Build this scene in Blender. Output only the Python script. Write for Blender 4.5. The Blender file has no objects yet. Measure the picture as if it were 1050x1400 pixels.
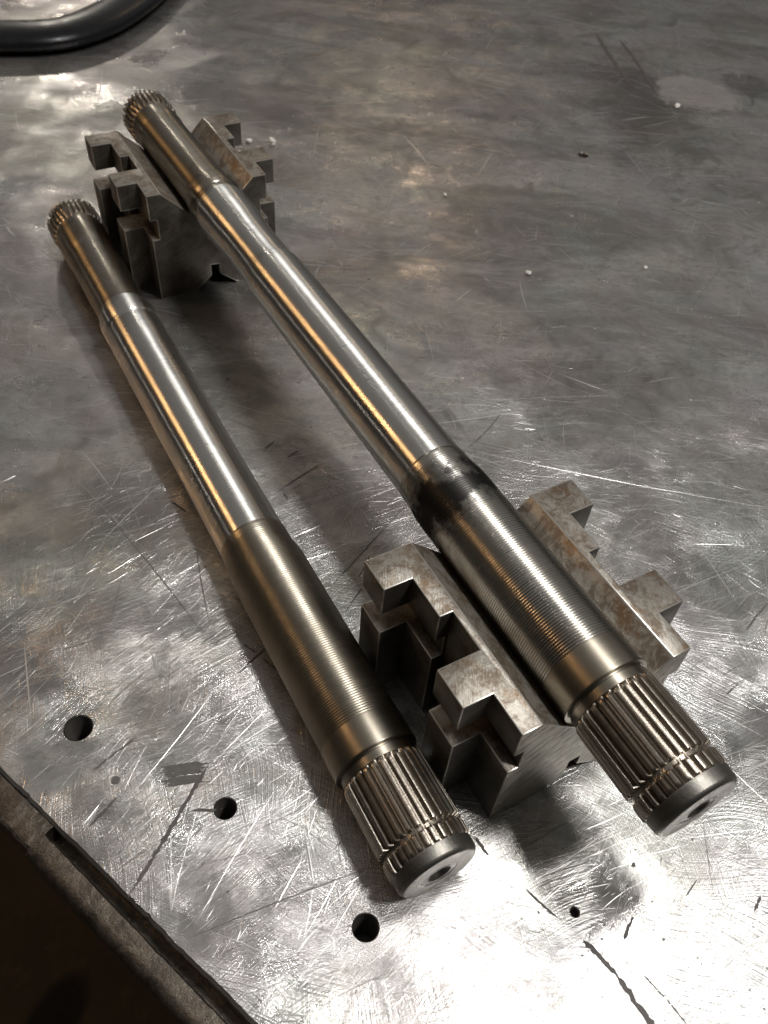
import bpy, bmesh, math, random
import numpy as np
from mathutils import Vector, Matrix

K = 0.018                      # one drawing unit (the spline radius) in metres
S = bpy.context.scene
C = S.collection
S.unit_settings.system = 'METRIC'

# ---------------------------------------------------------------- camera
cam_d = bpy.data.cameras.new('camera')
cam = bpy.data.objects.new('camera', cam_d)
C.objects.link(cam)
S.camera = cam
pitch, roll = math.radians(48.2733), math.radians(5.3421)
fw = Vector((0, math.cos(pitch), -math.sin(pitch)))
up = Vector((0, math.sin(pitch), math.cos(pitch)))
rt = Vector((1, 0, 0))
r2 = rt * math.cos(roll) + up * math.sin(roll)
u2 = -rt * math.sin(roll) + up * math.cos(roll)
mw = Matrix((r2, u2, -fw)).transposed().to_4x4()
mw.translation = Vector((0, 0, 19.1266 * K))
cam.matrix_world = mw
cam_d.sensor_fit = 'VERTICAL'
cam_d.sensor_height = 36.0
cam_d.sensor_width = 27.0
cam_d.lens = 36.0 * 1152.75 / 1400.0
cam_d.clip_start = 0.01
cam_d.clip_end = 100
cam_d.dof.use_dof = True
cam_d.dof.focus_distance = 20.0 * K
cam_d.dof.aperture_fstop = 20.0

# ---------------------------------------------------------------- world: the dim even light of a workshop
W = bpy.data.worlds.new('World')
S.world = W
W.use_nodes = True
bg = W.node_tree.nodes['Background']
bg.inputs[0].default_value = (1.0, 0.96, 0.91, 1)
bg.inputs[1].default_value = 0.02
S.view_settings.view_transform = 'Standard'
S.view_settings.look = 'None'
S.view_settings.exposure = 0.0
S.view_settings.gamma = 1.0
S.cycles.caustics_reflective = True

# ---------------------------------------------------------------- lamps
def area(name, pos, target, size, power, col, shape='DISK', size_y=None):
    l = bpy.data.lights.new(name, 'AREA')
    l.shape = shape
    l.size = size * K
    if size_y: l.size_y = size_y * K
    l.energy = power
    l.color = col
    o = bpy.data.objects.new(name, l)
    C.objects.link(o)
    p, t = Vector(pos) * K, Vector(target) * K
    o.location = p
    o.rotation_euler = (t - p).to_track_quat('-Z', 'Y').to_euler()
    return o
area('ceiling_lamp', (46, -1, 84), (4, 10, 0), 13, 15.5, (1, 0.985, 0.955))
area('second_ceiling_lamp', (19, 27, 84), (0, 14, 0), 10, 13, (1, 0.99, 0.965))
area('ceiling_bounce_fill', (110, 250, 130), (110, 250, 0), 600, 76, (1, 0.97, 0.935), 'SQUARE')  # broad fill lamp added in place of light off an unseen ceiling
area('far_warm_lamp', (-2, 118, 48), (0, 33, 0), 5, 0.45, (1, 0.72, 0.45), 'RECTANGLE', 12)
area('warm_side_lamp', (-66, 30, 44), (0, 14, 0), 4.5, 2.6, (1, 0.58, 0.25), 'RECTANGLE', 15)
area('low_side_lamp', (-75, 32, 13), (0, 14, 0), 8, 0.14, (1, 0.92, 0.82), 'RECTANGLE', 2)
area('far_workshop_lamp', (-47, 116, 32), (-10, 30, 0), 3, 1.3, (1, 0.92, 0.8))

# ---------------------------------------------------------------- node helpers
def mat(name):
    m = bpy.data.materials.new(name)
    m.use_nodes = True
    nt = m.node_tree
    return m, nt, nt.nodes['Principled BSDF']
def nd(nt, typ, **kw):
    n = nt.nodes.new(typ)
    for k, v in kw.items():
        if k.startswith('i_'):
            key = k[2:]
            key = int(key) if key.isdigit() else key.replace('_', ' ')
            n.inputs[key].default_value = v
        else: setattr(n, k, v)
    return n
def coords(nt):
    tc = nd(nt, 'ShaderNodeTexCoord')
    v = nd(nt, 'ShaderNodeVectorMath', operation='SCALE')
    v.inputs['Scale'].default_value = 1 / K
    nt.links.new(tc.outputs['Object'], v.inputs[0])
    return v.outputs[0]
def mapped(nt, src, scale=(1, 1, 1), rot=(0, 0, 0), loc=(0, 0, 0)):
    a = nd(nt, 'ShaderNodeMapping')
    a.inputs['Rotation'].default_value = rot
    a.inputs['Location'].default_value = loc
    nt.links.new(src, a.inputs[0])
    b = nd(nt, 'ShaderNodeVectorMath', operation='MULTIPLY')
    b.inputs[1].default_value = scale
    nt.links.new(a.outputs[0], b.inputs[0])
    return b.outputs[0]
def noise(nt, src, scale, detail=4, rough=0.55, dist=0.0):
    n = nd(nt, 'ShaderNodeTexNoise', i_Scale=scale, i_Detail=detail, i_Roughness=rough, i_Distortion=dist)
    nt.links.new(src, n.inputs['Vector'])
    return n.outputs['Fac']
def ramp(nt, src, a, b, ca=(0, 0, 0, 1), cb=(1, 1, 1, 1)):
    n = nd(nt, 'ShaderNodeValToRGB')
    n.color_ramp.elements[0].position = a; n.color_ramp.elements[0].color = ca
    n.color_ramp.elements[1].position = b; n.color_ramp.elements[1].color = cb
    nt.links.new(src, n.inputs[0])
    return n.outputs[0]
def mixc(nt, f, a, b, mode='MIX'):
    n = nd(nt, 'ShaderNodeMix', data_type='RGBA', blend_type=mode)
    for sock, v in ((0, f), (6, a), (7, b)):
        if hasattr(v, 'is_output'): nt.links.new(v, n.inputs[sock])
        else: n.inputs[sock].default_value = v if sock == 0 else (*v, 1)
    return n.outputs[2]
def math_(nt, op, a, b=0.0, clamp=False):
    n = nd(nt, 'ShaderNodeMath', operation=op, use_clamp=clamp)
    for i, v in enumerate((a, b)):
        if hasattr(v, 'is_output'): nt.links.new(v, n.inputs[i])
        else: n.inputs[i].default_value = v
    return n.outputs[0]
def maprange(nt, src, a, b, c, d):
    n = nd(nt, 'ShaderNodeMapRange')
    nt.links.new(src, n.inputs[0])
    for i, v in enumerate((a, b, c, d)): n.inputs[i + 1].default_value = v
    return n.outputs[0]
def bump(nt, h, strength, dist, normal=None):
    n = nd(nt, 'ShaderNodeBump', i_Strength=strength, i_Distance=dist * K)
    nt.links.new(h, n.inputs['Height'])
    if normal: nt.links.new(normal, n.inputs['Normal'])
    return n.outputs[0]
def setp(nt, p, **kw):
    for k, v in kw.items():
        s = p.inputs[k.replace('_', ' ')]
        if hasattr(v, 'is_output'): nt.links.new(v, s)
        else: s.default_value = (*v, 1) if isinstance(v, tuple) else v

# ---------------------------------------------------------------- materials
def m_bench():
    m, nt, p = mat('worn_steel_plate')
    co = coords(nt)
    big = noise(nt, mapped(nt, co, (0.09, 0.09, 0.09)), 1, 3, 0.6, 0.6)
    mid = noise(nt, mapped(nt, co, (0.45, 0.45, 0.45), loc=(7, 3, 0)), 1, 6, 0.65, 1.2)
    fine = noise(nt, mapped(nt, co, (3.5, 3.5, 3.5)), 1, 6, 0.7)
    grain = noise(nt, mapped(nt, co, (22, 22, 22)), 1, 3, 0.7)
    h = None
    for k, (ang, sx, sy) in enumerate(((0.55, 0.35, 26), (1.25, 0.5, 34), (-0.45, 0.4, 30), (2.2, 0.6, 40), (0.1, 0.3, 22))):
        wv = nd(nt, 'ShaderNodeVectorMath', operation='ADD')
        wob = nd(nt, 'ShaderNodeTexNoise', i_Scale=0.25, i_Detail=1.0)
        nt.links.new(co, wob.inputs['Vector'])
        sc = nd(nt, 'ShaderNodeVectorMath', operation='SCALE'); sc.inputs['Scale'].default_value = 1.6
        nt.links.new(wob.outputs['Color'], sc.inputs[0])
        nt.links.new(co, wv.inputs[0]); nt.links.new(sc.outputs[0], wv.inputs[1])
        st = noise(nt, mapped(nt, wv.outputs[0], (sx, sy, 1), (0, 0, ang), (k * 5.1, k * 2.3, 0)), 1, 3, 0.6)
        st = math_(nt, 'POWER', st, 2.0)
        pk = noise(nt, mapped(nt, co, (0.33, 0.33, 0.33), loc=(3 + 7 * k, 11 - 5 * k, 0)), 1, 3, 0.6)
        st = math_(nt, 'MULTIPLY', st, maprange(nt, ramp(nt, pk, 0.46, 0.58), 0, 1, 0.08, 1.0))
        h = st if h is None else math_(nt, 'ADD', h, st)
    dirt = ramp(nt, mid, 0.50, 0.68)
    cloud = noise(nt, mapped(nt, co, (0.10, 0.20, 0.16), (0, 0, 0.1), (2, 5, 0)), 1, 8, 0.68, 0.8)
    dirt2 = math_(nt, 'MULTIPLY', ramp(nt, cloud, 0.44, 0.60), 1.0)
    col = mixc(nt, dirt2, (0.47, 0.464, 0.452), (0.28, 0.272, 0.26))
    col = mixc(nt, math_(nt, 'MULTIPLY', dirt, 0.7), col, (0.13, 0.122, 0.112))
    col = mixc(nt, ramp(nt, fine, 0.5, 0.75), col, (0.28, 0.27, 0.257))
    pink = noise(nt, mapped(nt, co, (0.2, 0.2, 0.2), loc=(4, 8, 0)), 1, 4, 0.6)
    col = mixc(nt, math_(nt, 'MULTIPLY', ramp(nt, pink, 0.48, 0.66), 0.25), col, (0.30, 0.26, 0.245))
    def spot(x, y, rx, ry, soft):
        q = mapped(nt, co, (1 / rx, 1 / ry, 0), loc=(-x, -y, 0))
        ln = nd(nt, 'ShaderNodeVectorMath', operation='LENGTH'); nt.links.new(q, ln.inputs[0])
        return ramp(nt, math_(nt, 'SUBTRACT', math_(nt, 'ADD', 0.1, math_(nt, 'ADD', math_(nt, 'MULTIPLY', mid, 1.4), math_(nt, 'MULTIPLY', fine, 0.8))), ln.outputs['Value']), 0.0, soft)
    pale = spot(15.6, 51.4, 2.2, 2.1, 0.25)
    oil = math_(nt, 'MULTIPLY', spot(12.5, 49.0, 3.6, 8.0, 0.9), 0.55)
    oil2 = math_(nt, 'MULTIPLY', spot(19.0, 53.5, 1.3, 1.5, 0.3), 0.5)
    col = mixc(nt, oil, col, (0.10, 0.092, 0.085))
    col = mixc(nt, oil2, col, (0.10, 0.092, 0.085))
    col = mixc(nt, math_(nt, 'MULTIPLY', pale, 0.85), col, (0.60, 0.57, 0.53))
    hue = nd(nt, 'ShaderNodeTexNoise', i_Scale=0.22, i_Detail=5.0, i_Roughness=0.65)
    nt.links.new(co, hue.inputs['Vector'])
    hm = nd(nt, 'ShaderNodeVectorMath', operation='MULTIPLY_ADD')
    nt.links.new(hue.outputs['Color'], hm.inputs[0]); hm.inputs[1].default_value = (0.24, 0.22, 0.24); hm.inputs[2].default_value = (0.90, 0.895, 0.88)
    col = mixc(nt, 1.0, col, hm.outputs[0], 'MULTIPLY')
    # small dark pits and specks
    pit = ramp(nt, noise(nt, mapped(nt, co, (5, 5, 5), loc=(1, 9, 0)), 1, 2, 0.5), 0.70, 0.74)
    col = mixc(nt, math_(nt, 'MULTIPLY', pit, 0.55), col, (0.12, 0.10, 0.09))
    rough = maprange(nt, big, 0.3, 0.7, 0.26, 0.35)
    rough = math_(nt, 'ADD', rough, maprange(nt, mid, 0.3, 0.7, -0.05, 0.07))
    rough = math_(nt, 'ADD', rough, maprange(nt, h, 0.2, 1.0, -0.04, 0.05))
    n1 = bump(nt, h, 0.45, 0.03)
    n2 = bump(nt, grain, 0.08, 0.012, n1)
    n3 = bump(nt, fine, 0.10, 0.03, n2)
    setp(nt, p, Base_Color=col, Metallic=0.86, Roughness=rough, Normal=n3)
    # the same metal where it is rubbed smooth: mixed in at a finer scale than the eye resolves
    q = nd(nt, 'ShaderNodeBsdfPrincipled')
    setp(nt, q, Base_Color=col, Metallic=0.9, Roughness=math_(nt, 'MULTIPLY', rough, 0.5), Normal=n3)
    mx = nd(nt, 'ShaderNodeMixShader')
    nt.links.new(maprange(nt, mid, 0.35, 0.65, 0.5, 0.15), mx.inputs[0])
    nt.links.new(p.outputs[0], mx.inputs[1]); nt.links.new(q.outputs[0], mx.inputs[2])
    nt.links.new(mx.outputs[0], nt.nodes['Material Output'].inputs[0])
    return m

def m_ridge(name='fresh_scratched_steel', col=(0.50, 0.49, 0.47)):
    m, nt, p = mat(name)
    setp(nt, p, Base_Color=col, Metallic=0.75, Roughness=0.28)
    return m

def m_dark(name, col, rough=0.7):
    m, nt, p = mat(name)
    co = coords(nt)
    f = noise(nt, mapped(nt, co, (6, 6, 6)), 1, 4)
    setp(nt, p, Base_Color=mixc(nt, f, col, tuple(c * 2.2 for c in col)), Roughness=rough)
    return m

def m_steel(name, base, dark, rough, turn=0.3, metallic=1.0, blotch=None, stain=0.4, fbump=0.02, aniso=0.0):
    """machined round steel: local X runs along the shaft"""
    m, nt, p = mat(name)
    co = coords(nt)
    ring = noise(nt, mapped(nt, co, (26, 0.35, 0.35)), 1, 4, 0.7)
    grain = noise(nt, mapped(nt, co, (9, 9, 9)), 1, 5, 0.7)
    pat = noise(nt, mapped(nt, co, (0.55, 1.1, 1.1), loc=(3, 1, 2)), 1, 5, 0.62, 0.8)
    col = mixc(nt, math_(nt, 'MULTIPLY', ramp(nt, pat, 0.42, 0.72), stain), base, dark)
    col = mixc(nt, math_(nt, 'MULTIPLY', ramp(nt, grain, 0.55, 0.8), 0.35), col, dark)
    rg = math_(nt, 'ADD', maprange(nt, ring, 0.3, 0.7, rough - 0.05, rough + 0.05), maprange(nt, pat, 0.3, 0.7, -0.03, 0.07))
    if blotch:
        sx = nd(nt, 'ShaderNodeSeparateXYZ'); nt.links.new(co, sx.inputs[0])
        d = math_(nt, 'ABSOLUTE', math_(nt, 'SUBTRACT', sx.outputs[0], blotch[0]))
        bn = noise(nt, mapped(nt, co, (1.3, 1.6, 1.6), loc=(0, 4, 1)), 1, 6, 0.68)
        k = math_(nt, 'SUBTRACT', math_(nt, 'ADD', math_(nt, 'MULTIPLY', bn, 3.2), -0.55), math_(nt, 'DIVIDE', d, blotch[1]))
        mask = ramp(nt, k, 0.25, 0.75)
        col = mixc(nt, math_(nt, 'MULTIPLY', mask, 0.93), col, (0.03, 0.028, 0.028))
        rg = math_(nt, 'ADD', rg, math_(nt, 'MULTIPLY', mask, 0.2))
    n1 = bump(nt, ring, turn, 0.012)
    n2 = bump(nt, grain, 0.3, fbump, n1)
    setp(nt, p, Base_Color=col, Metallic=metallic, Roughness=rg, Normal=n2)
    if aniso:
        tg = nd(nt, 'ShaderNodeTangent', direction_type='RADIAL', axis='X')
        nt.links.new(tg.outputs[0], p.inputs['Tangent'])
        p.inputs['Anisotropic'].default_value = aniso
        p.inputs['Anisotropic Rotation'].default_value = 0.25
    return m

def m_block(name, ground):
    m, nt, p = mat(name)
    co = coords(nt)
    a = noise(nt, mapped(nt, co, (2.2, 2.2, 2.2)), 1, 9, 0.72, 0.6)
    b = noise(nt, mapped(nt, co, (7, 7, 7), loc=(2, 2, 5)), 1, 6, 0.72)
    c = noise(nt, mapped(nt, co, (1.1, 1.3, 1.3), loc=(9, 1, 5)), 1, 6, 0.66)
    s = noise(nt, mapped(nt, co, (2.5, 26, 1.5), (0.4, 0.2, 0.5)), 1, 3, 0.6)
    col = mixc(nt, ramp(nt, a, 0.44, 0.56), (0.25, 0.23, 0.20), (0.125, 0.097, 0.072))
    col = mixc(nt, math_(nt, 'MULTIPLY', ramp(nt, c, 0.55, 0.64), 0.75), col, (0.14, 0.085, 0.042))
    col = mixc(nt, math_(nt, 'MULTIPLY', ramp(nt, b, 0.55, 0.64), 0.6), col, (0.29, 0.272, 0.242))
    col = mixc(nt, math_(nt, 'MULTIPLY', ramp(nt, s, 0.62, 0.70), 0.5), col, (0.34, 0.32, 0.285))
    side = mixc(nt, math_(nt, 'MULTIPLY', ramp(nt, c, 0.42, 0.62), 0.9), (0.10, 0.09, 0.077), (0.05, 0.04, 0.031))  # side faces also coloured darker to deepen the shade in the notches
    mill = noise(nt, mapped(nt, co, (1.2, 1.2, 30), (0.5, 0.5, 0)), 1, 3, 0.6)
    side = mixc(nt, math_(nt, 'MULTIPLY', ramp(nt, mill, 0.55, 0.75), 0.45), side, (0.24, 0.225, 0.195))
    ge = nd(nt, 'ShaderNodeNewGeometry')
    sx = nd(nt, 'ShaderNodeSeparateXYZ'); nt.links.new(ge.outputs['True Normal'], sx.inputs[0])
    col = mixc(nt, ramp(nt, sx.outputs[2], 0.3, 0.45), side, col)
    vt = nd(nt, 'ShaderNodeVectorTransform', vector_type='NORMAL', convert_from='WORLD', convert_to='OBJECT')
    nt.links.new(ge.outputs['True Normal'], vt.inputs[0])
    s3 = nd(nt, 'ShaderNodeSeparateXYZ'); nt.links.new(vt.outputs[0], s3.inputs[0])
    ef = noise(nt, mapped(nt, co, (1, 1.3, 9), (0.6, 0, 0)), 1, 5, 0.7)
    endc = mixc(nt, ramp(nt, ef, 0.46, 0.60), (0.40, 0.375, 0.33), (0.16, 0.14, 0.115))
    lim = math_(nt, 'MULTIPLY', ramp(nt, math_(nt, 'ABSOLUTE', s3.outputs[0]), 0.85, 0.95), ramp(nt, math_(nt, 'DIVIDE', sx.outputs[1], -1.0), 0.0, 0.1))
    sp = nd(nt, 'ShaderNodeSeparateXYZ'); nt.links.new(co, sp.inputs[0])
    lim = math_(nt, 'MULTIPLY', lim, ramp(nt, sp.outputs[0], 0.3, 0.32, (1, 1, 1, 1), (0, 0, 0, 1)))
    if ground: col = mixc(nt, lim, col, endc)
    rough = maprange(nt, a, 0.3, 0.7, 0.36, 0.52)
    n1 = bump(nt, b, 0.35, 0.03)
    n2 = bump(nt, s, 0.25, 0.02, n1)
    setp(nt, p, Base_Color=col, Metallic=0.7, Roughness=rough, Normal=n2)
    return m

def m_rail():
    m, nt, p = mat('grimy_rail_steel')
    co = coords(nt)
    a = noise(nt, mapped(nt, co, (1.2, 1.2, 1.2)), 1, 7, 0.7, 0.8)
    b = noise(nt, mapped(nt, co, (8, 8, 8)), 1, 5, 0.7)
    col = mixc(nt, ramp(nt, a, 0.4, 0.65), (0.11, 0.093, 0.075), (0.035, 0.029, 0.024))
    col = mixc(nt, math_(nt, 'MULTIPLY', ramp(nt, b, 0.62, 0.75), 0.6), col, (0.30, 0.27, 0.23))
    setp(nt, p, Base_Color=col, Metallic=0.8, Roughness=maprange(nt, b, 0.3, 0.7, 0.3, 0.55), Normal=bump(nt, math_(nt, 'ADD', a, b), 0.5, 0.06))
    return m

def m_floor():
    m, nt, p = mat('dirty_concrete')
    co = coords(nt)
    a = noise(nt, mapped(nt, co, (0.08, 0.08, 0.08)), 1, 7, 0.65)
    b = noise(nt, mapped(nt, co, (0.9, 0.9, 0.9)), 1, 6, 0.7)
    col = mixc(nt, ramp(nt, a, 0.35, 0.65), (0.075, 0.056, 0.034), (0.045, 0.033, 0.02))
    col = mixc(nt, math_(nt, 'MULTIPLY', ramp(nt, b, 0.55, 0.75), 0.5), col, (0.13, 0.09, 0.05))
    st = nd(nt, 'ShaderNodeVectorMath', operation='LENGTH'); nt.links.new(mapped(nt, co, (1 / 2.2, 1 / 4.5, 0), (0, 0, 0.3), (20.5, -4.2, 0)), st.inputs[0])
    col = mixc(nt, ramp(nt, math_(nt, 'ADD', st.outputs['Value'], math_(nt, 'MULTIPLY', b, 0.3)), 0.75, 1.25, (1, 1, 1, 1), (0, 0, 0, 1)), col, (0.008, 0.007, 0.006))
    setp(nt, p, Base_Color=col, Roughness=0.85, Normal=bump(nt, b, 0.3, 0.3))
    return m

def m_rubber():
    m, nt, p = mat('black_rubber')
    co = coords(nt)
    a = noise(nt, mapped(nt, co, (2, 2, 2)), 1, 5)
    setp(nt, p, Base_Color=(0.007, 0.007, 0.008), Roughness=maprange(nt, a, 0.3, 0.7, 0.25, 0.4), Normal=bump(nt, a, 0.15, 0.05))
    p.inputs['Specular IOR Level'].default_value = 0.22
    return m

def m_chip():
    m, nt, p = mat('pale_scrap')
    co = coords(nt)
    a = noise(nt, mapped(nt, co, (9, 9, 9)), 1, 4)
    setp(nt, p, Base_Color=mixc(nt, a, (0.62, 0.60, 0.57), (0.45, 0.43, 0.40)), Roughness=0.6)
    return m

M_BENCH, M_RIDGE, M_BLOCK, M_RAIL, M_FLOOR, M_RUBBER, M_CHIP = m_bench(), m_ridge(), m_block('patinated_block_steel', True), m_rail(), m_floor(), m_rubber(), m_chip()
M_ARRIS = m_ridge('worn_arris_steel', (0.36, 0.34, 0.31))
M_DULL = m_ridge('dull_scratched_steel', (0.20, 0.19, 0.175))
M_GOUGE = m_dark('blackened_gouge', (0.035, 0.03, 0.028), 0.6)
M_SMUDGE = m_dark('grey_smudge', (0.05, 0.047, 0.043), 0.8)
M_HOLE = m_dark('hole_wall', (0.05, 0.045, 0.04), 0.5)
M_BODY = m_steel('ground_steel', (0.62, 0.605, 0.575), (0.48, 0.465, 0.44), 0.30, 0.06, stain=0.4, fbump=0.003, aniso=0.95)
M_NECK = m_steel('oiled_steel', (0.323, 0.293, 0.246), (0.170, 0.140, 0.102), 0.30, 0.1, stain=0.9, fbump=0.005, aniso=0.8)
M_TURN = m_steel('turned_steel', (0.32, 0.29, 0.24), (0.21, 0.18, 0.14), 0.36, 0.03, stain=0.8, fbump=0.002, aniso=0.7)
M_BURN = m_steel('burnt_turned_steel', (0.43, 0.415, 0.38), (0.29, 0.26, 0.22), 0.29, 0.03, blotch=(8.45, 1.15), stain=0.7, fbump=0.002, aniso=0.78)
M_SPLINE = m_steel('oily_spline_steel', (0.36, 0.325, 0.28), (0.15, 0.115, 0.085), 0.33, 0.05, stain=0.8)
M_FACE = m_steel('faced_steel', (0.20, 0.19, 0.17), (0.11, 0.10, 0.085), 0.36, 0.0, stain=0.9)
M_NOSE = m_steel('dark_nose_steel', (0.21, 0.20, 0.18), (0.11, 0.10, 0.085), 0.40, 0.2, stain=0.9)

# ---------------------------------------------------------------- mesh helpers
def obj(name, verts, faces, material, parent=None, smooth=None):
    me = bpy.data.meshes.new(name)
    me.from_pydata([tuple(v) for v in verts], [], [tuple(f) for f in faces])
    me.update()
    return link(name, me, material, parent, smooth)
def link(name, me, material, parent=None, smooth=None):
    o = bpy.data.objects.new(name, me)
    C.objects.link(o)
    if material and not me.materials: me.materials.append(material)
    if parent: o.parent = parent
    if smooth is not None:
        me.polygons.foreach_set('use_smooth', [True] * len(me.polygons))
        me.set_sharp_from_angle(angle=math.radians(smooth))
    return o
def thing(name, label, cat, loc, rot=(0, 0, 0), group=None):
    o = bpy.data.objects.new(name, None)
    C.objects.link(o)
    o.empty_display_size = 0.01
    o.location = loc; o.rotation_euler = rot
    tag(o, label, cat, group)
    return o
def tag(o, label, cat, group=None):
    o['label'] = label; o['category'] = cat
    if group: o['group'] = group
def grid(stations, n, close_first=None, close_last=None):
    """stations: list of (x, r) with r a number or an array over n angles; surface of revolution about X"""
    th = np.linspace(0, 2 * math.pi, n, endpoint=False)
    V = []
    for x, r in stations:
        r = np.ones(n) * r
        V.append(np.stack([np.full(n, x), r * np.cos(th), r * np.sin(th)], 1))
    V = np.concatenate(V)
    F = []
    j = np.arange(n); j2 = (j + 1) % n
    for i in range(len(stations) - 1):
        F.append(np.stack([i * n + j, (i + 1) * n + j, (i + 1) * n + j2, i * n + j2], 1))
    return V, np.concatenate(F)
def lathe(name, stations, material, parent, n=128, smooth=28):
    V, F = grid(stations, n)
    return obj(name, V, F, material, parent, smooth)

# ---------------------------------------------------------------- axle shafts
NT = 30
def tooth(n, r_root, r_tip, k=1.0):
    th = np.linspace(0, NT, n, endpoint=False) % 1.0
    d = np.abs(th - 0.5) * 2                      # 0 at tooth centre, 1 in the root
    w = np.clip((0.78 - d) / 0.42, 0, 1)
    w = w * w * (3 - 2 * w)
    crown = 1 - 0.03 * (d / 0.4) ** 2 * (d < 0.4)
    return r_root + (r_tip - r_root) * w * crown * k
def noise1(rng, n, amp): return rng.normal(0, amp, n)

def near_spline(parent):
    n = NT * 10
    st = [(0.335, 0.84), (0.335, tooth(n, 0.87, 0.95)), (0.37, tooth(n, 0.875, 0.985)), (0.42, tooth(n, 0.875, 0.995)), (0.44, tooth(n, 0.875, 0.995)), (0.64, tooth(n, 0.875, 0.995)),
          (0.66, tooth(n, 0.875, 0.995)), (0.70, tooth(n, 0.875, 0.97)), (0.715, tooth(n, 0.875, 0.90)), (0.72, 0.875),
          (0.80, 0.875), (0.805, tooth(n, 0.875, 0.91)), (0.825, tooth(n, 0.875, 0.985)), (0.87, tooth(n, 0.875, 1.0)), (0.89, tooth(n, 0.875, 1.0)), (0.92, tooth(n, 0.875, 1.0)),
          (1.5, tooth(n, 0.875, 1.0)), (2.3, tooth(n, 0.875, 1.0)), (2.36, tooth(n, 0.875, 1.0)), (2.38, tooth(n, 0.875, 1.0)), (2.42, tooth(n, 0.882, 0.995)), (2.465, tooth(n, 0.90, 0.975)),
          (2.50, tooth(n, 0.92, 0.945)), (2.51, 0.92)]
    return lathe('spline', st, M_SPLINE, parent, n, 50)
def far_spline(parent, t0, t1):
    n = NT * 10
    d = t1 - t0
    st = [(t0 - 0.12, 0.90), (t0 - 0.02, tooth(n, 0.895, 0.92)), (t0 + 0.06, tooth(n, 0.88, 0.97)), (t0 + 0.13, tooth(n, 0.87, 1.0)),
          (t0 + 0.74 * d, tooth(n, 0.87, 1.0)), (t0 + 0.76 * d, tooth(n, 0.89, 0.985)), (t0 + 0.77 * d, 0.95), (t0 + 0.82 * d, 0.95),
          (t0 + 0.83 * d, tooth(n, 0.89, 0.985)), (t0 + 0.85 * d, tooth(n, 0.87, 1.0)), (t0 + 0.98 * d, tooth(n, 0.87, 1.0)),
          (t1, tooth(n, 0.87, 0.97)), (t1 + 0.001, 0.86), (t1 + 0.16, 0.84), (t1 + 0.2, 0.78), (t1 + 0.2, 0.3), (t1 + 0.05, 0.16), (t1 - 0.4, 0.15), (t1 - 0.4, 0.0001)]
    return lathe('spline', st, M_SPLINE, parent, n, 50)
def nose(parent):
    st = [(-0.001, 0.845), (0.0, 0.86), (0.012, 0.885), (0.075, 0.935), (0.10, 0.945), (0.34, 0.955), (0.345, 0.86)]
    lathe('end_nose', st, M_NOSE, parent, 128, 30)
    st = [(0.46, 0.0001), (0.46, 0.12), (0.40, 0.135), (0.36, 0.12), (0.32, 0.135), (0.28, 0.12), (0.24, 0.135), (0.20, 0.125), (0.17, 0.135), (0.015, 0.262), (0.0, 0.275), (0.012, 0.30),
          (0.016, 0.42), (0.004, 0.44), (0.0, 0.46), (0.003, 0.6), (0.0, 0.61), (0.003, 0.74), (0.0, 0.75), (-0.001, 0.845)]
    lathe('end_face', st, M_FACE, parent, 128, 30)
def collar(parent):
    st = [(2.505, 0.90), (2.51, 0.938), (2.70, 0.94), (2.715, 0.93), (2.72, 0.90), (2.765, 0.90), (2.77, 1.03), (2.79, 1.04), (3.50, 1.04), (3.54, 1.036), (3.56, 1.02)]
    return lathe('collar', st, M_TURN, parent, 144, 25)
def turned(parent, m, seed, x_end=9.72, r_end=0.955):
    rng = np.random.default_rng(seed)
    st = [(3.555, 1.02)]
    x = 3.56
    while x < x_end - 0.1:
        if x < 8.75: R = 1.028
        else:
            u = min(1, (x - 8.75) / 0.75); u = u * u * (3 - 2 * u)
            R = 1.028 + (r_end - 1.028) * u
        p = 0.066
        d = 0.020 * (0.9 + 0.2 * rng.random()) * (1 if x < 9.3 else max(0.15, (x_end - x) / 0.5))
        st += [(x, R - d), (x + 0.24 * p, R - 0.05 * d), (x + 0.5 * p, R), (x + 0.76 * p, R - 0.05 * d)]
        x += p
    st += [(x, r_end), (x_end, r_end), (x_end + 0.01, r_end - 0.012)]
    return lathe('turned_section', st, m, parent, 144, 60)
def smooth_profile(pts, step=0.12):
    out = []
    for (x0, r0), (x1, r1) in zip(pts, pts[1:]):
        k = max(1, int((x1 - x0) / step)) if abs(r1 - r0) > 0.008 and x1 - x0 > 0.08 else max(1, int((x1 - x0) / 1.0))
        k = max(k, 4) if abs(r1 - r0) > 0.008 and x1 - x0 > 0.08 else k
        for i in range(k):
            u = i / k
            s = u * u * (3 - 2 * u)
            out.append((x0 + (x1 - x0) * u, r0 + (r1 - r0) * s))
    out.append(pts[-1])
    return out

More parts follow.
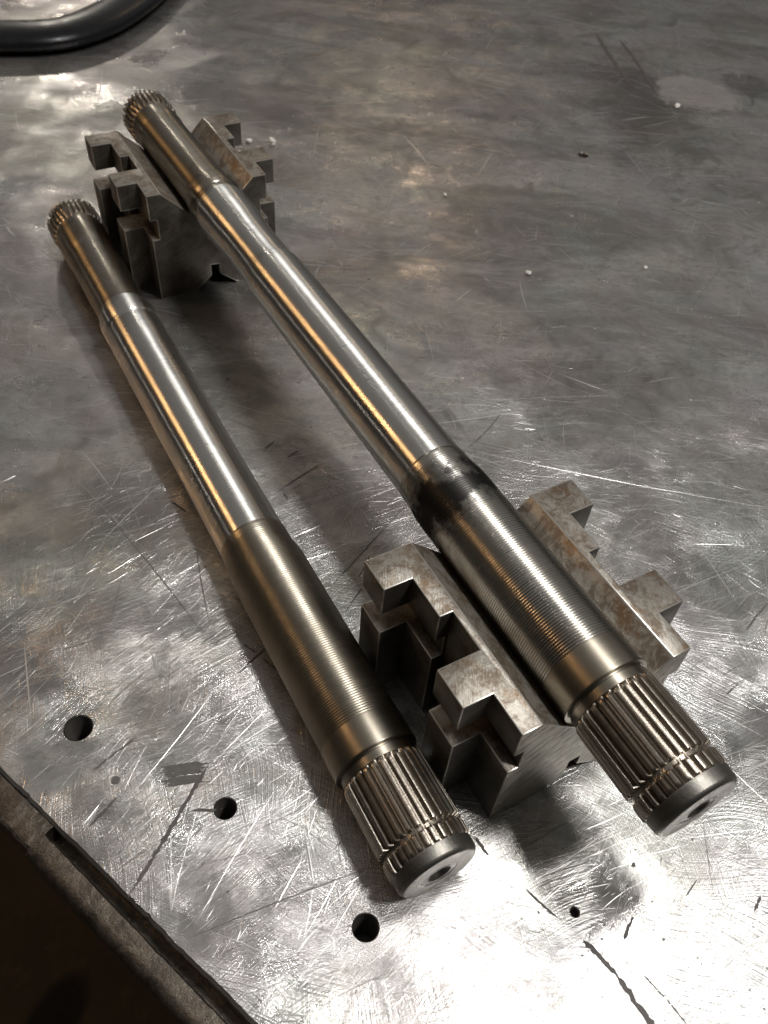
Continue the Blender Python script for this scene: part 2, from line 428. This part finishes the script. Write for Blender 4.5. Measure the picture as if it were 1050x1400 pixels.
def shaft(label, near, direction_deg, z0, slope, body, neck, spl, turn_mat, seed, spin):
    t = thing('axle_shaft', label, 'axle shaft', (near[0], near[1], z0))
    a = math.radians(direction_deg)
    X = Vector((math.cos(a), math.sin(a), slope)).normalized()
    Y = Vector((0, 0, 1)).cross(X).normalized()
    Z = X.cross(Y)
    mrot = Matrix((X, Y, Z)).transposed().to_4x4() @ Matrix.Rotation(spin, 4, 'X')
    t.rotation_euler = mrot.to_euler()
    t['group'] = 'splined axle shafts'
    nose(t); near_spline(t); collar(t); turned(t, turn_mat, seed, body[0][0] + 0.0, body[0][1] + 0.01)
    lathe('shaft_body', smooth_profile(body), M_BODY, t, 128, 30)
    lathe('neck', smooth_profile(neck), M_NECK, t, 128, 30)
    far_spline(t, *spl)
    return t
shaftA = shaft('shorter splined steel axle shaft lying flat on the bench, left of the V-blocks', (1.863, 6.18), 122.5957, 1.045, -0.0017,
      [(9.92, 0.945), (10.02, 0.94), (13.0, 0.94), (16, 0.962), (18, 0.975), (20.22, 0.98), (20.30, 0.945), (20.36, 0.945), (20.46, 0.99), (20.62, 1.0), (21.05, 1.0), (21.32, 0.95), (21.46, 0.90)],
      [(21.45, 0.90), (21.75, 0.888), (24.9, 0.90), (25.15, 0.902), (25.6, 0.945), (26.6, 0.945), (26.9, 0.915), (27.22, 0.905)],
      (27.22, 28.27), M_TURN, 3, 0.05)
shaftB = shaft('longer splined steel axle shaft resting across the two V-blocks, with a blackened band', (6.41, 6.80), 122.7309, 3.975, -0.00776,
      [(9.72, 0.955), (9.80, 0.948), (14, 0.95), (17, 0.948), (19.35, 0.942), (19.95, 0.878), (21.4, 0.865), (22.8, 0.945), (23.9, 0.965), (24.08, 0.94), (24.12, 0.90)],
      [(24.11, 0.90), (24.38, 0.895), (24.42, 0.925), (24.62, 0.965), (24.95, 0.955), (25.2, 0.905), (25.45, 0.89), (30.1, 0.888), (30.45, 0.93), (30.85, 0.93), (31.1, 0.90), (31.22, 0.90)],
      (31.22, 32.27), M_BURN, 7, 0.09)

# ---------------------------------------------------------------- V-blocks
L_, A1, A2, A3, A4 = 5.185, 0.924, 2.084, 3.16, 4.159
WF, WM, WD, WV, WG, HH, G1, G2 = 2.95, 2.22, 1.888, 1.709, 1.957, 4.164, 3.22, 2.47
def cutter(bm, poly, axis, lo, hi):
    """extrude a polygon: axis 'x' -> poly in (y,z); axis 'z' -> poly in (x,y)"""
    def P(a, b, c): return (c, a, b) if axis == 'x' else (a, b, c)
    v0 = [bm.verts.new(P(a, b, lo)) for a, b in poly]
    v1 = [bm.verts.new(P(a, b, hi)) for a, b in poly]
    n = len(poly)
    bm.faces.new(v0); bm.faces.new(v1)
    for i in range(n): bm.faces.new((v0[i], v0[(i + 1) % n], v1[(i + 1) % n], v1[i]))
def temp(bm):
    bmesh.ops.recalc_face_normals(bm, faces=bm.faces)
    me = bpy.data.meshes.new('tmp'); bm.to_mesh(me); bm.free()
    o = bpy.data.objects.new('tmp', me); C.objects.link(o)
    return o
def block_mesh():
    bm = bmesh.new()
    cutter(bm, [(-WF, 0), (WF, 0), (WF, HH), (-WF, HH)], 'x', 0, L_)
    base = temp(bm)
    cuts = []
    k = 0.97; zv = HH - WV * k
    bm = bmesh.new(); e = 0.3
    cutter(bm, [(-WV - e, HH + e * k), (-0.15, zv + 0.15 * k), (-0.15, zv - 0.38), (0.15, zv - 0.38), (0.15, zv + 0.15 * k), (WV + e, HH + e * k)], 'x', -1, L_ + 1)
    cuts.append(temp(bm))
    bm = bmesh.new()
    cutter(bm, [(-1.25, -0.3), (-0.16, 0.56), (-0.16, 1.0), (0.16, 1.0), (0.16, 0.56), (1.25, -0.3)], 'x', -1, L_ + 1)
    cuts.append(temp(bm))
    for s in (-1, 1):
        bm = bmesh.new(); cutter(bm, [(s * WG, G2), (s * 4, G2), (s * 4, G1), (s * WG, G1)], 'x', -1, L_ + 1); cuts.append(temp(bm))
        # x measured from the near end: far end is x = L
        prof = [(-1, WM), (L_ - A4, WM), (L_ - A4, 4), (L_ - A3, 4), (L_ - A3, WD), (L_ - A2, WD), (L_ - A2, WM), (L_ - A1, WM), (L_ - A1, 5), (-1, 5)]
        bm = bmesh.new(); cutter(bm, [(-1, s * WM), (L_ - A4, s * WM), (L_ - A4, s * 4), (-1, s * 4)], 'z', -1, 6); cuts.append(temp(bm))
        bm = bmesh.new(); cutter(bm, [(L_ - A3, s * WD), (L_ - A2, s * WD), (L_ - A2, s * WM), (L_ - A1, s * WM), (L_ - A1, s * 4), (L_ - A3, s * 4)], 'z', -1, 6); cuts.append(temp(bm))
    for c in cuts:
        md = base.modifiers.new('b', 'BOOLEAN'); md.operation = 'DIFFERENCE'; md.solver = 'EXACT'; md.object = c
    dg = bpy.context.evaluated_depsgraph_get()
    me = bpy.data.meshes.new_from_object(base.evaluated_get(dg))
    bm = bmesh.new(); bm.from_mesh(me)
    bmesh.ops.dissolve_limit(bm, angle_limit=0.01, verts=bm.verts, edges=bm.edges)
    es = [e for e in bm.edges if len(e.link_faces) == 2 and e.calc_face_angle(0) > 0.5 and e.is_convex]
    bmesh.ops.bevel(bm, geom=es, offset=0.028, offset_type='OFFSET', segments=2, profile=0.5, affect='EDGES', clamp_overlap=True, material=1)
    bmesh.ops.recalc_face_normals(bm, faces=bm.faces)
    out = bpy.data.meshes.new('v_block'); bm.to_mesh(out); bm.free()
    for o in [base] + cuts:
        m = o.data; bpy.data.objects.remove(o); bpy.data.meshes.remove(m)
    bpy.data.meshes.remove(me)
    return out
vm = block_mesh()
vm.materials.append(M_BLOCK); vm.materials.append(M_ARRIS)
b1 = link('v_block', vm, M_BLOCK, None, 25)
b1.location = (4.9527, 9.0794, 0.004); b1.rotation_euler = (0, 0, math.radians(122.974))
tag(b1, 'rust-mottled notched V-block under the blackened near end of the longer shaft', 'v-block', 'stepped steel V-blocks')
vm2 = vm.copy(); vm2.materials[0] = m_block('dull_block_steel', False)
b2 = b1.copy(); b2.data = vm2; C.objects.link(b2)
b2.location = (-7.2821, 27.9576, 0.004); b2.rotation_euler = (0, 0, math.radians(122.02))
b2['label'] = 'dull stepped V-block under the far neck of the longer shaft, by two white scraps'

# ---------------------------------------------------------------- work bench
E0 = np.array([-8.3, 7.92]); D = np.array([0.82562, -0.56423]); N = np.array([0.56423, 0.82562])
def edge_pt(t, n): return E0 + D * t + N * n
bench = thing('workbench', 'scratched bare steel workbench top with drilled holes and a dark edge rail', 'workbench', (0, 0, 0))
rng = np.random.default_rng(11)
HOLES = [(-6.873, 9.177, 0.335, 0.60), (-2.987, 7.556, 0.255, 0.60), (0.432, 5.305, 0.28, 0.60), (8.289, 42.247, 0.27, 0.60), (4.926, 6.006, 0.10, 0.3)]
def bench_top():
    bm = bmesh.new()
    ts = np.concatenate([[-120, -30], np.arange(-4, 14, 0.09), [40, 150]])
    jig = 0.0
    top, low = [], []
    loops = []
    out = []
    for t in ts:
        jig = 0.8 * jig + rng.normal(0, 0.006)
        dent = -abs(rng.normal(0, 0.04)) if rng.random() < 0.04 else 0
        out.append((t, jig + (-dent if abs(t) < 20 else 0)))
    vt = [bm.verts.new((*edge_pt(t, j + 0.07), 0.0)) for t, j in out]
    vb = [bm.verts.new((*edge_pt(t, j - 0.0), -0.075 - 0.02 * rng.random())) for t, j in out]
    vc = [bm.verts.new((*edge_pt(t, j * 0.5), -0.6)) for t, j in out]
    for a, b in ((vt, vb), (vb, vc)):
        for i in range(len(a) - 1): bm.faces.new((a[i], b[i], b[i + 1], a[i + 1]))
    f1 = bm.verts.new((*edge_pt(150, 150), 0)); f2 = bm.verts.new((*edge_pt(-120, 150), 0))
    g1 = bm.verts.new((*edge_pt(150, 150), -0.6)); g2 = bm.verts.new((*edge_pt(-120, 150), -0.6))
    bm.faces.new((vt[-1], vc[-1], g1, f1)); bm.faces.new((f1, g1, g2, f2)); bm.faces.new((f2, g2, vc[0], vt[0]))
    rings = []
    for hx, hy, r, dep in HOLES:
        ns = 40
        rr = [(r + 0.02, 0.0), (r, -0.03), (r * 0.985, -dep)]
        lv = []
        for q, z in rr:
            lv.append([bm.verts.new((hx + q * math.cos(k * 2 * math.pi / ns), hy + q * math.sin(k * 2 * math.pi / ns), z)) for k in range(ns)])
        for a, b in zip(lv, lv[1:]):
            for i in range(ns): bm.faces.new((a[i], a[(i + 1) % ns], b[(i + 1) % ns], b[i]))
        rings.append(lv)
    bm.edges.ensure_lookup_table()
    loop = vt + [f1, f2]
    es = []
    def get(a, b):
        e = bm.edges.get((a, b))
        return e or bm.edges.new((a, b))
    for i in range(len(loop)): es.append(get(loop[i], loop[(i + 1) % len(loop)]))
    for lv in rings:
        for i in range(len(lv[0])): es.append(get(lv[0][i], lv[0][(i + 1) % len(lv[0])]))
    r_ = bmesh.ops.triangle_fill(bm, use_beauty=True, use_dissolve=False, edges=es, normal=(0, 0, 1))
    # bottom with matching holes
    loop = vc + [g1, g2]
    es = [get(loop[i], loop[(i + 1) % len(loop)]) for i in range(len(loop))]
    for k, lv in enumerate(rings):
        es += [get(lv[-1][i], lv[-1][(i + 1) % len(lv[-1])]) for i in range(len(lv[-1]))] if HOLES[k][3] > 0.5 else []
    bmesh.ops.triangle_fill(bm, use_beauty=True, use_dissolve=False, edges=es, normal=(0, 0, -1))
    lv = rings[-1]
    if HOLES[-1][3] < 0.5: bm.faces.new(lv[-1])
    bmesh.ops.recalc_face_normals(bm, faces=bm.faces)
    me = bpy.data.meshes.new('bench_top'); bm.to_mesh(me); bm.free()
    return link('bench_top', me, M_BENCH, bench, 25)
bench_top()
def lining(hx, hy, r, dep):  # shade inside the holes built in as dark walls and a closed bottom
    n = 32
    st = [(-0.05 - i * 0.035, r * (0.975 if i % 2 else 0.955)) for i in range(44)] + [(-1.6, 0.001)] if dep > 0.5 else [(-0.05, r * 0.97), (-dep + 0.02, r * 0.94), (-dep + 0.02, 0.001)]
    th = np.linspace(0, 2 * math.pi, n, endpoint=False)
    V = np.concatenate([np.stack([hx + q * np.cos(th), hy + q * np.sin(th), np.full(n, z)], 1) for z, q in st])
    j = np.arange(n)
    F = np.concatenate([np.stack([i * n + j, i * n + (j + 1) % n, (i + 1) * n + (j + 1) % n, (i + 1) * n + j], 1) for i in range(len(st) - 1)])
    return obj('hole_lining', V, F, M_HOLE, bench, 60)
for h in HOLES: lining(*h)

def rail():
    # rolled rail bolted along the edge, a narrow gap behind it
    prof = [(0.35, -0.75), (-0.20, -0.75), (-0.22, -0.16), (-0.26, -0.10), (-0.55, -0.085), (-0.68, -0.13), (-0.76, -0.22), (-0.80, -0.36), (-0.80, -1.3)]  # first points: web added under the plate so the gap stays dark
    ts = np.arange(1.9, 40, 0.12)
    V, F = [], []
    rg = np.random.default_rng(5)
    for t in ts:
        for k, (n_, z) in enumerate(prof):
            V.append((*edge_pt(t, n_ - 0.012 * (t - 2) + rg.normal(0, 0.005)), z + rg.normal(0, 0.005)))
    m = len(prof)
    for i in range(len(ts) - 1):
        for k in range(m - 1):
            F.append((i * m + k, i * m + k + 1, (i + 1) * m + k + 1, (i + 1) * m + k))
    F.append(tuple(range(m)))
    obj('edge_rail', V, F, M_RAIL, bench, 40)
    prof = [(0.03, -0.7), (0.0, -0.13), (-0.03, -0.10), (-0.62, -0.12), (-0.69, -0.18), (-0.72, -1.3)]
    ts = np.arange(-30, 2.02, 0.12)
    V, F = [], []
    for t in ts:
        for n_, z in prof: V.append((*edge_pt(t, n_ + rg.normal(0, 0.006)), z + rg.normal(0, 0.006)))
    m = len(prof)
    for i in range(len(ts) - 1):
        for k in range(m - 1): F.append((i * m + k, i * m + k + 1, (i + 1) * m + k + 1, (i + 1) * m + k))
    F.append(tuple(range((len(ts) - 1) * m, len(ts) * m)))
    obj('edge_plate', V, F, M_RAIL, bench, 40)
rail()

# long gouges and cuts in the plate (ends in plate coordinates, width)
GOUGES = [(-3.58,8.56,-4.65,5.44,0.085),(5.05,5.46,5.73,4.82,0.10),(5.70,4.84,6.40,3.92,0.125),(3.86,6.40,4.55,5.85,0.05),(6.20,6.03,5.94,5.54,0.066),(7.75,6.94,7.44,6.56,0.034),(9.13,6.71,8.91,6.36,0.05),(6.27,4.89,6.67,4.49,0.024),(6.67,4.49,7.02,4.06,0.028),(-5.44,9.07,-6.20,8.16,0.05),(-5.48,7.58,-5.90,6.86,0.055),(2.77,7.42,3.06,7.04,0.065),(3.69,22.09,2.56,20.23,0.036),(0.86,17.77,-1.33,14.00,0.025),(-2.11,18.86,-3.34,17.45,0.03),(-4.00,19.28,-3.74,19.69,0.036),(-3.25,18.97,-2.93,19.35,0.045),(-3.14,17.45,-2.94,17.17,0.06),(-6.45,16.69,-5.86,16.32,0.045),(-2.75,11.89,-3.30,11.08,0.043),(-3.36,11.94,-3.00,11.73,0.039),(-2.80,11.58,-2.23,11.13,0.043),(12.12,58.78,13.20,51.14,0.22),(10.67,59.69,12.07,51.19,0.25),(-0.30,15.31,-0.55,14.48,0.044),(-0.40,14.16,-0.80,13.24,0.03),(-3.73,7.43,-3.17,7.49,0.066),(9.39,11.78,9.79,12.15,0.04),(10.37,13.91,11.22,14.93,0.045)]
def ribbon(x0, y0, x1, y1, w, z, rg, bend=0.012, rag=0.32):
    L = math.hypot(x1 - x0, y1 - y0); n = max(6, int(L / 0.07)); n = min(n, 60)
    d = np.array([x1 - x0, y1 - y0]) / L; q = np.array([-d[1], d[0]])
    b = rg.normal(0, bend) * L
    V, F = [], []
    for i in range(n + 1):
        u = i / n
        hw = w / 2 * min(1, 6 * u + 0.15, 6 * (1 - u) + 0.1)
        c = np.array([x0, y0]) + d * L * u + q * (b * 4 * u * (1 - u) + rg.normal(0, w * 0.05))
        V += [(*(c + q * hw * (1 + rg.normal(0, rag))), z), (*(c - q * hw * (1 + rg.normal(0, rag))), z)]
        if i: F.append((2 * i - 2, 2 * i - 1, 2 * i + 1, 2 * i))
    return V, F
rg = np.random.default_rng(21)
for g in GOUGES:
    V, F = ribbon(*g, 0.012, rg)
    obj('gouge', V, F, M_SMUDGE if g in (GOUGES[9], GOUGES[12], GOUGES[13]) else M_GOUGE, bench)
V, F = [], []
for i in range(70):                                             # brushed grey smudge made of parallel strokes
    v = rg.random()
    x0, y0 = -4.55 + 0.1 * rg.normal(), 7.93 + 0.50 * v; x1, y1 = -3.62 + 0.08 * rg.normal(), 8.10 + 0.52 * v
    a, f = ribbon(x0 + 0.12 * rg.random(), y0, x1 - 0.15 * rg.random(), y1, 0.02, 0.008 + 0.00005 * i, rg)
    F += [tuple(k + len(V) for k in q) for q in f]; V += a
o = obj('smudge', V, F, M_SMUDGE, bench); o['kind'] = 'stuff'

# thousands of fine scratches: low ridges of real relief whose flanks catch the lamp
def scratches():
    rg = np.random.default_rng(8)
    V, F = [], []
    cnt = 0
    def add(cx, cy, ang, L, w, curve, slope):
        nonlocal cnt
        n = 4
        s = np.linspace(-0.5, 0.5, n + 1)
        th = ang + curve * s
        px = cx + np.concatenate([[0], np.cumsum(np.cos(th[:-1]) * L / n)]) - L * 0.5 * math.cos(ang)
        py = cy + np.concatenate([[0], np.cumsum(np.sin(th[:-1]) * L / n)]) - L * 0.5 * math.sin(ang)
        if any(np.min(np.hypot(px - q[0], py - q[1])) < q[2] + 0.12 * L + 0.05 for q in HOLES): return
        if np.min((px - E0[0]) * N[0] + (py - E0[1]) * N[1]) < 0.12: return
        qx, qy = -np.sin(th), np.cos(th)
        hw = w * 0.5 * np.array([0.1, 0.8, 1, 0.8, 0.1])
        hz = hw * slope + 0.003
        a = np.stack([px + qx * hw, py + qy * hw, np.full(n + 1, 0.0025)], 1)
        b = np.stack([px, py, hz], 1)
        c = np.stack([px - qx * hw, py - qy * hw, np.full(n + 1, 0.0025)], 1)
        V.append(np.stack([a, b, c], 1).reshape(-1, 3))
        for i in range(n):
            k = cnt + i * 3
            F.append((k, k + 1, k + 4, k + 3)); F.append((k + 1, k + 2, k + 5, k + 4))
        cnt += 3 * (n + 1)
    def bunch(num, xr, yr, Ls, ws):
        for _ in range(num):
            x, y = rg.uniform(*xr), rg.uniform(*yr)
            m = (np.array([x, y]) - E0) @ N
            if m < 0.25: continue
            if any(math.hypot(x - h[0], y - h[1]) < h[2] + 0.5 for h in HOLES) and Ls > 0.5: continue
            r = rg.random()
            ang = rg.normal(0.62 if y < 18 else 0.02, 0.22) if r < 0.62 else (rg.normal(1.15, 0.2) if r < 0.74 and y < 18 else rg.uniform(0, math.pi))
            add(x, y, ang, Ls * rg.lognormal(0, 0.8), ws * rg.lognormal(0, 0.5), rg.normal(0, 0.15), (0.02 + 0.11 * rg.random() + 0.35 * rg.random() ** 9) * (1 if y < 18 else 0.6))
    bunch(8500, (-9, 12), (3, 20), 0.42, 0.008)
    bunch(800, (-10, 14), (3, 22), 1.3, 0.014)
    bunch(3000, (-18, 22), (18, 42), 0.75, 0.013)
    bunch(1500, (-32, 34), (40, 72), 1.4, 0.022)
    # clusters of parallel strokes left by one rub
    for _ in range(90):
        x, y = rg.uniform(-10, 12), rg.uniform(3, 24); a = rg.normal(0.65, 0.5)
        if (np.array([x, y]) - E0) @ N < 0.6: continue
        for _ in range(rg.integers(6, 22)):
            ox, oy = rg.normal(0, 0.35), rg.normal(0, 0.35)
            if any(math.hypot(x + ox - h[0], y + oy - h[1]) < h[2] + 0.3 for h in HOLES): continue
            add(x + ox, y + oy, a + rg.normal(0, 0.05), 0.5 * rg.lognormal(0, 0.4), 0.011 * rg.lognormal(0, 0.4), rg.normal(0, 0.05), 0.03 + 0.15 * rg.random() + 0.3 * rg.random() ** 8)
    for x0, y0, x1, y1, w in ((11.25,38.15,15.45,35.31,0.09),(5.49,24.74,7.53,23.80,0.06),(-11.62,16.79,-11.26,17.15,0.06),(-6.01,17.67,-5.26,18.25,0.046)):
        add((x0 + x1) / 2, (y0 + y1) / 2, math.atan2(y1 - y0, x1 - x0), math.hypot(x1 - x0, y1 - y0), w, 0.02, 0.4)
    o = obj('fine_scratches', np.concatenate(V), F, M_RIDGE, bench)
    o.data.materials.append(M_DULL)
    o.data.polygons.foreach_set('material_index', np.repeat((rg.random(len(F) // 8) < 0.16).astype(np.int32), 8))
    o['kind'] = 'stuff'
scratches()
def specks():
    rg = np.random.default_rng(4)
    V, F = [], []
    for _ in range(420):
        if rg.random() < 0.5: x, y, s = rg.normal(7, 2.2), rg.normal(6.0, 1.6), 0.012
        elif rg.random() < 0.5: x, y, s = rg.uniform(-8, 12), rg.uniform(3, 22), 0.016
        else: x, y, s = rg.uniform(-20, 24), rg.uniform(20, 55), 0.035
        if (np.array([x, y]) - E0) @ N < 0.3: continue
        r = s * rg.lognormal(0, 0.55); k = len(V)
        st = rg.uniform(0.5, 1.0); a0 = rg.uniform(0, 6)
        for i in range(7):
            a = i * 2 * math.pi / 7; q = r * rg.uniform(0.6, 1.3)
            u, v = q * math.cos(a), q * st * math.sin(a)
            V.append((x + u * math.cos(a0) - v * math.sin(a0), y + u * math.sin(a0) + v * math.cos(a0), 0.010))
        F.append(tuple(range(k, k + 7)))
    for cx, cy, r, n in ((-5.625, 7.965, 0.105, 14), (6.344, 7.128, 0.07, 9)):
        k = len(V)
        for i in range(n):
            a = i * 2 * math.pi / n; q = r * (rg.uniform(0.55, 1.3) if n == 9 else rg.uniform(0.9, 1.05))
            V.append((cx + q * math.cos(a), cy + q * math.sin(a), 0.010))
        F.append(tuple(range(k, k + n)))
    o = obj('pit_specks', V, F, M_SMUDGE, bench); o['kind'] = 'stuff'
specks()

# ---------------------------------------------------------------- floor far below the bench edge
fl = obj('floor', [(-300, -300, -45), (300, -300, -45), (300, 300, -45), (-300, 300, -45)], [(0, 1, 2, 3)], M_FLOOR)
fl['kind'] = 'structure'

# ---------------------------------------------------------------- black rubber hose at the far left
def hose():
    P = [Vector(p) for p in [(-31, 48.6), (-27.96, 48.3), (-24.84, 48.25), (-22.68, 48.7), (-20.95, 49.3), (-19.79, 50.4), (-18.7, 52.6), (-17.9, 56.6), (-17.5, 63.08), (-17, 70)]]
    pts = []
    for i in range(1, len(P) - 2):
        p0, p1, p2, p3 = P[i - 1:i + 3]
        for k in range(8):
            t = k / 8
            pts.append(0.5 * ((2 * p1) + (p2 - p0) * t + (2 * p0 - 5 * p1 + 4 * p2 - p3) * t * t + (3 * p1 - p0 - 3 * p2 + p3) * t ** 3))
    n = 40; V, F = [], []
    for i, c in enumerate(pts):
        d = (pts[min(i + 1, len(pts) - 1)] - pts[max(i - 1, 0)]).normalized()
        q = Vector((-d.y, d.x))
        for k in range(n):
            a = 2 * math.pi * k / n
            r = 1.42 + 0.05 * math.exp(-((a - 5.2) / 0.09) ** 2) + 0.05 * math.exp(-((a - 5.45) / 0.09) ** 2)
            V.append((c.x + q.x * r * math.cos(a) * 1.05, c.y + q.y * r * math.cos(a) * 1.05, 1.36 + 0.46 * r * math.sin(a)))
    for i in range(len(pts) - 1):
        for k in range(n): F.append((i * n + k, (i + 1) * n + k, (i + 1) * n + (k + 1) % n, i * n + (k + 1) % n))
    F.append(tuple(range(n))); F.append(tuple(range((len(pts) - 1) * n, len(pts) * n)))
    return V, F
V, F = hose()
zmin = min(v[2] for v in V)
o = obj('rubber_hose', [(a, b, c - zmin + 0.01) for a, b, c in V], F, M_RUBBER, None, 60)
tag(o, 'bent glossy black rubber hose lying at the far left end of the bench', 'hose')

# ---------------------------------------------------------------- pale scraps on the bench
CHIPS = [(-8.233, 40.225, 0.19, (1.0, 0.75, 0.6), 'small rounded white scrap lying just beyond the far V-block, nearer the shaft'),
         (-7.089, 40.224, 0.24, (0.7, 1.15, 0.8), 'taller white scrap right of the rounded one beyond the far V-block'),
         (1.426, 36.781, 0.11, (1.25, 0.8, 0.6), 'tiny flat white crumb on the bench, behind the middle of the long shaft'),
         (5.014, 30.906, 0.125, (1, 1, 0.8), 'round bright white crumb nearest the camera on the open part of the bench'),
         (10.041, 32.138, 0.10, (1, 1, 0.8), 'tiny white crumb on the bench below the long pale scratch at right'),
         (14.14, 49.173, 0.22, (1.1, 0.8, 0.5), 'white flake beside the pale patch and dark strokes at the far right')]
for i, (x, y, r, sc, lab) in enumerate(CHIPS):
    bm = bmesh.new()
    bmesh.ops.create_icosphere(bm, subdivisions=2, radius=r * 0.82)
    rr = random.Random(i)
    for v in bm.verts:
        f = 1 + rr.uniform(-0.3, 0.3)
        v.co = Vector((v.co.x * sc[0] * f, v.co.y * sc[1] * f, v.co.z * sc[2] * f))
    z = min(v.co.z for v in bm.verts)
    for v in bm.verts: v.co.z -= z
    me = bpy.data.meshes.new('pale_crumb'); bm.to_mesh(me); bm.free()
    o = link('pale_crumb', me, M_CHIP, None, 20)
    o.location = (x, y, 0.002); o.rotation_euler = (0, 0, i * 0.8)
    tag(o, lab, 'scrap', 'pale crumbs on the bench')

# ---------------------------------------------------------------- to metres
for me in bpy.data.meshes:
    a = np.empty(len(me.vertices) * 3, np.float32)
    me.vertices.foreach_get('co', a)
    me.vertices.foreach_set('co', a * K)
    me.update()
for o in C.objects:
    if o.type in ('MESH', 'EMPTY'): o.location = Vector(o.location) * K
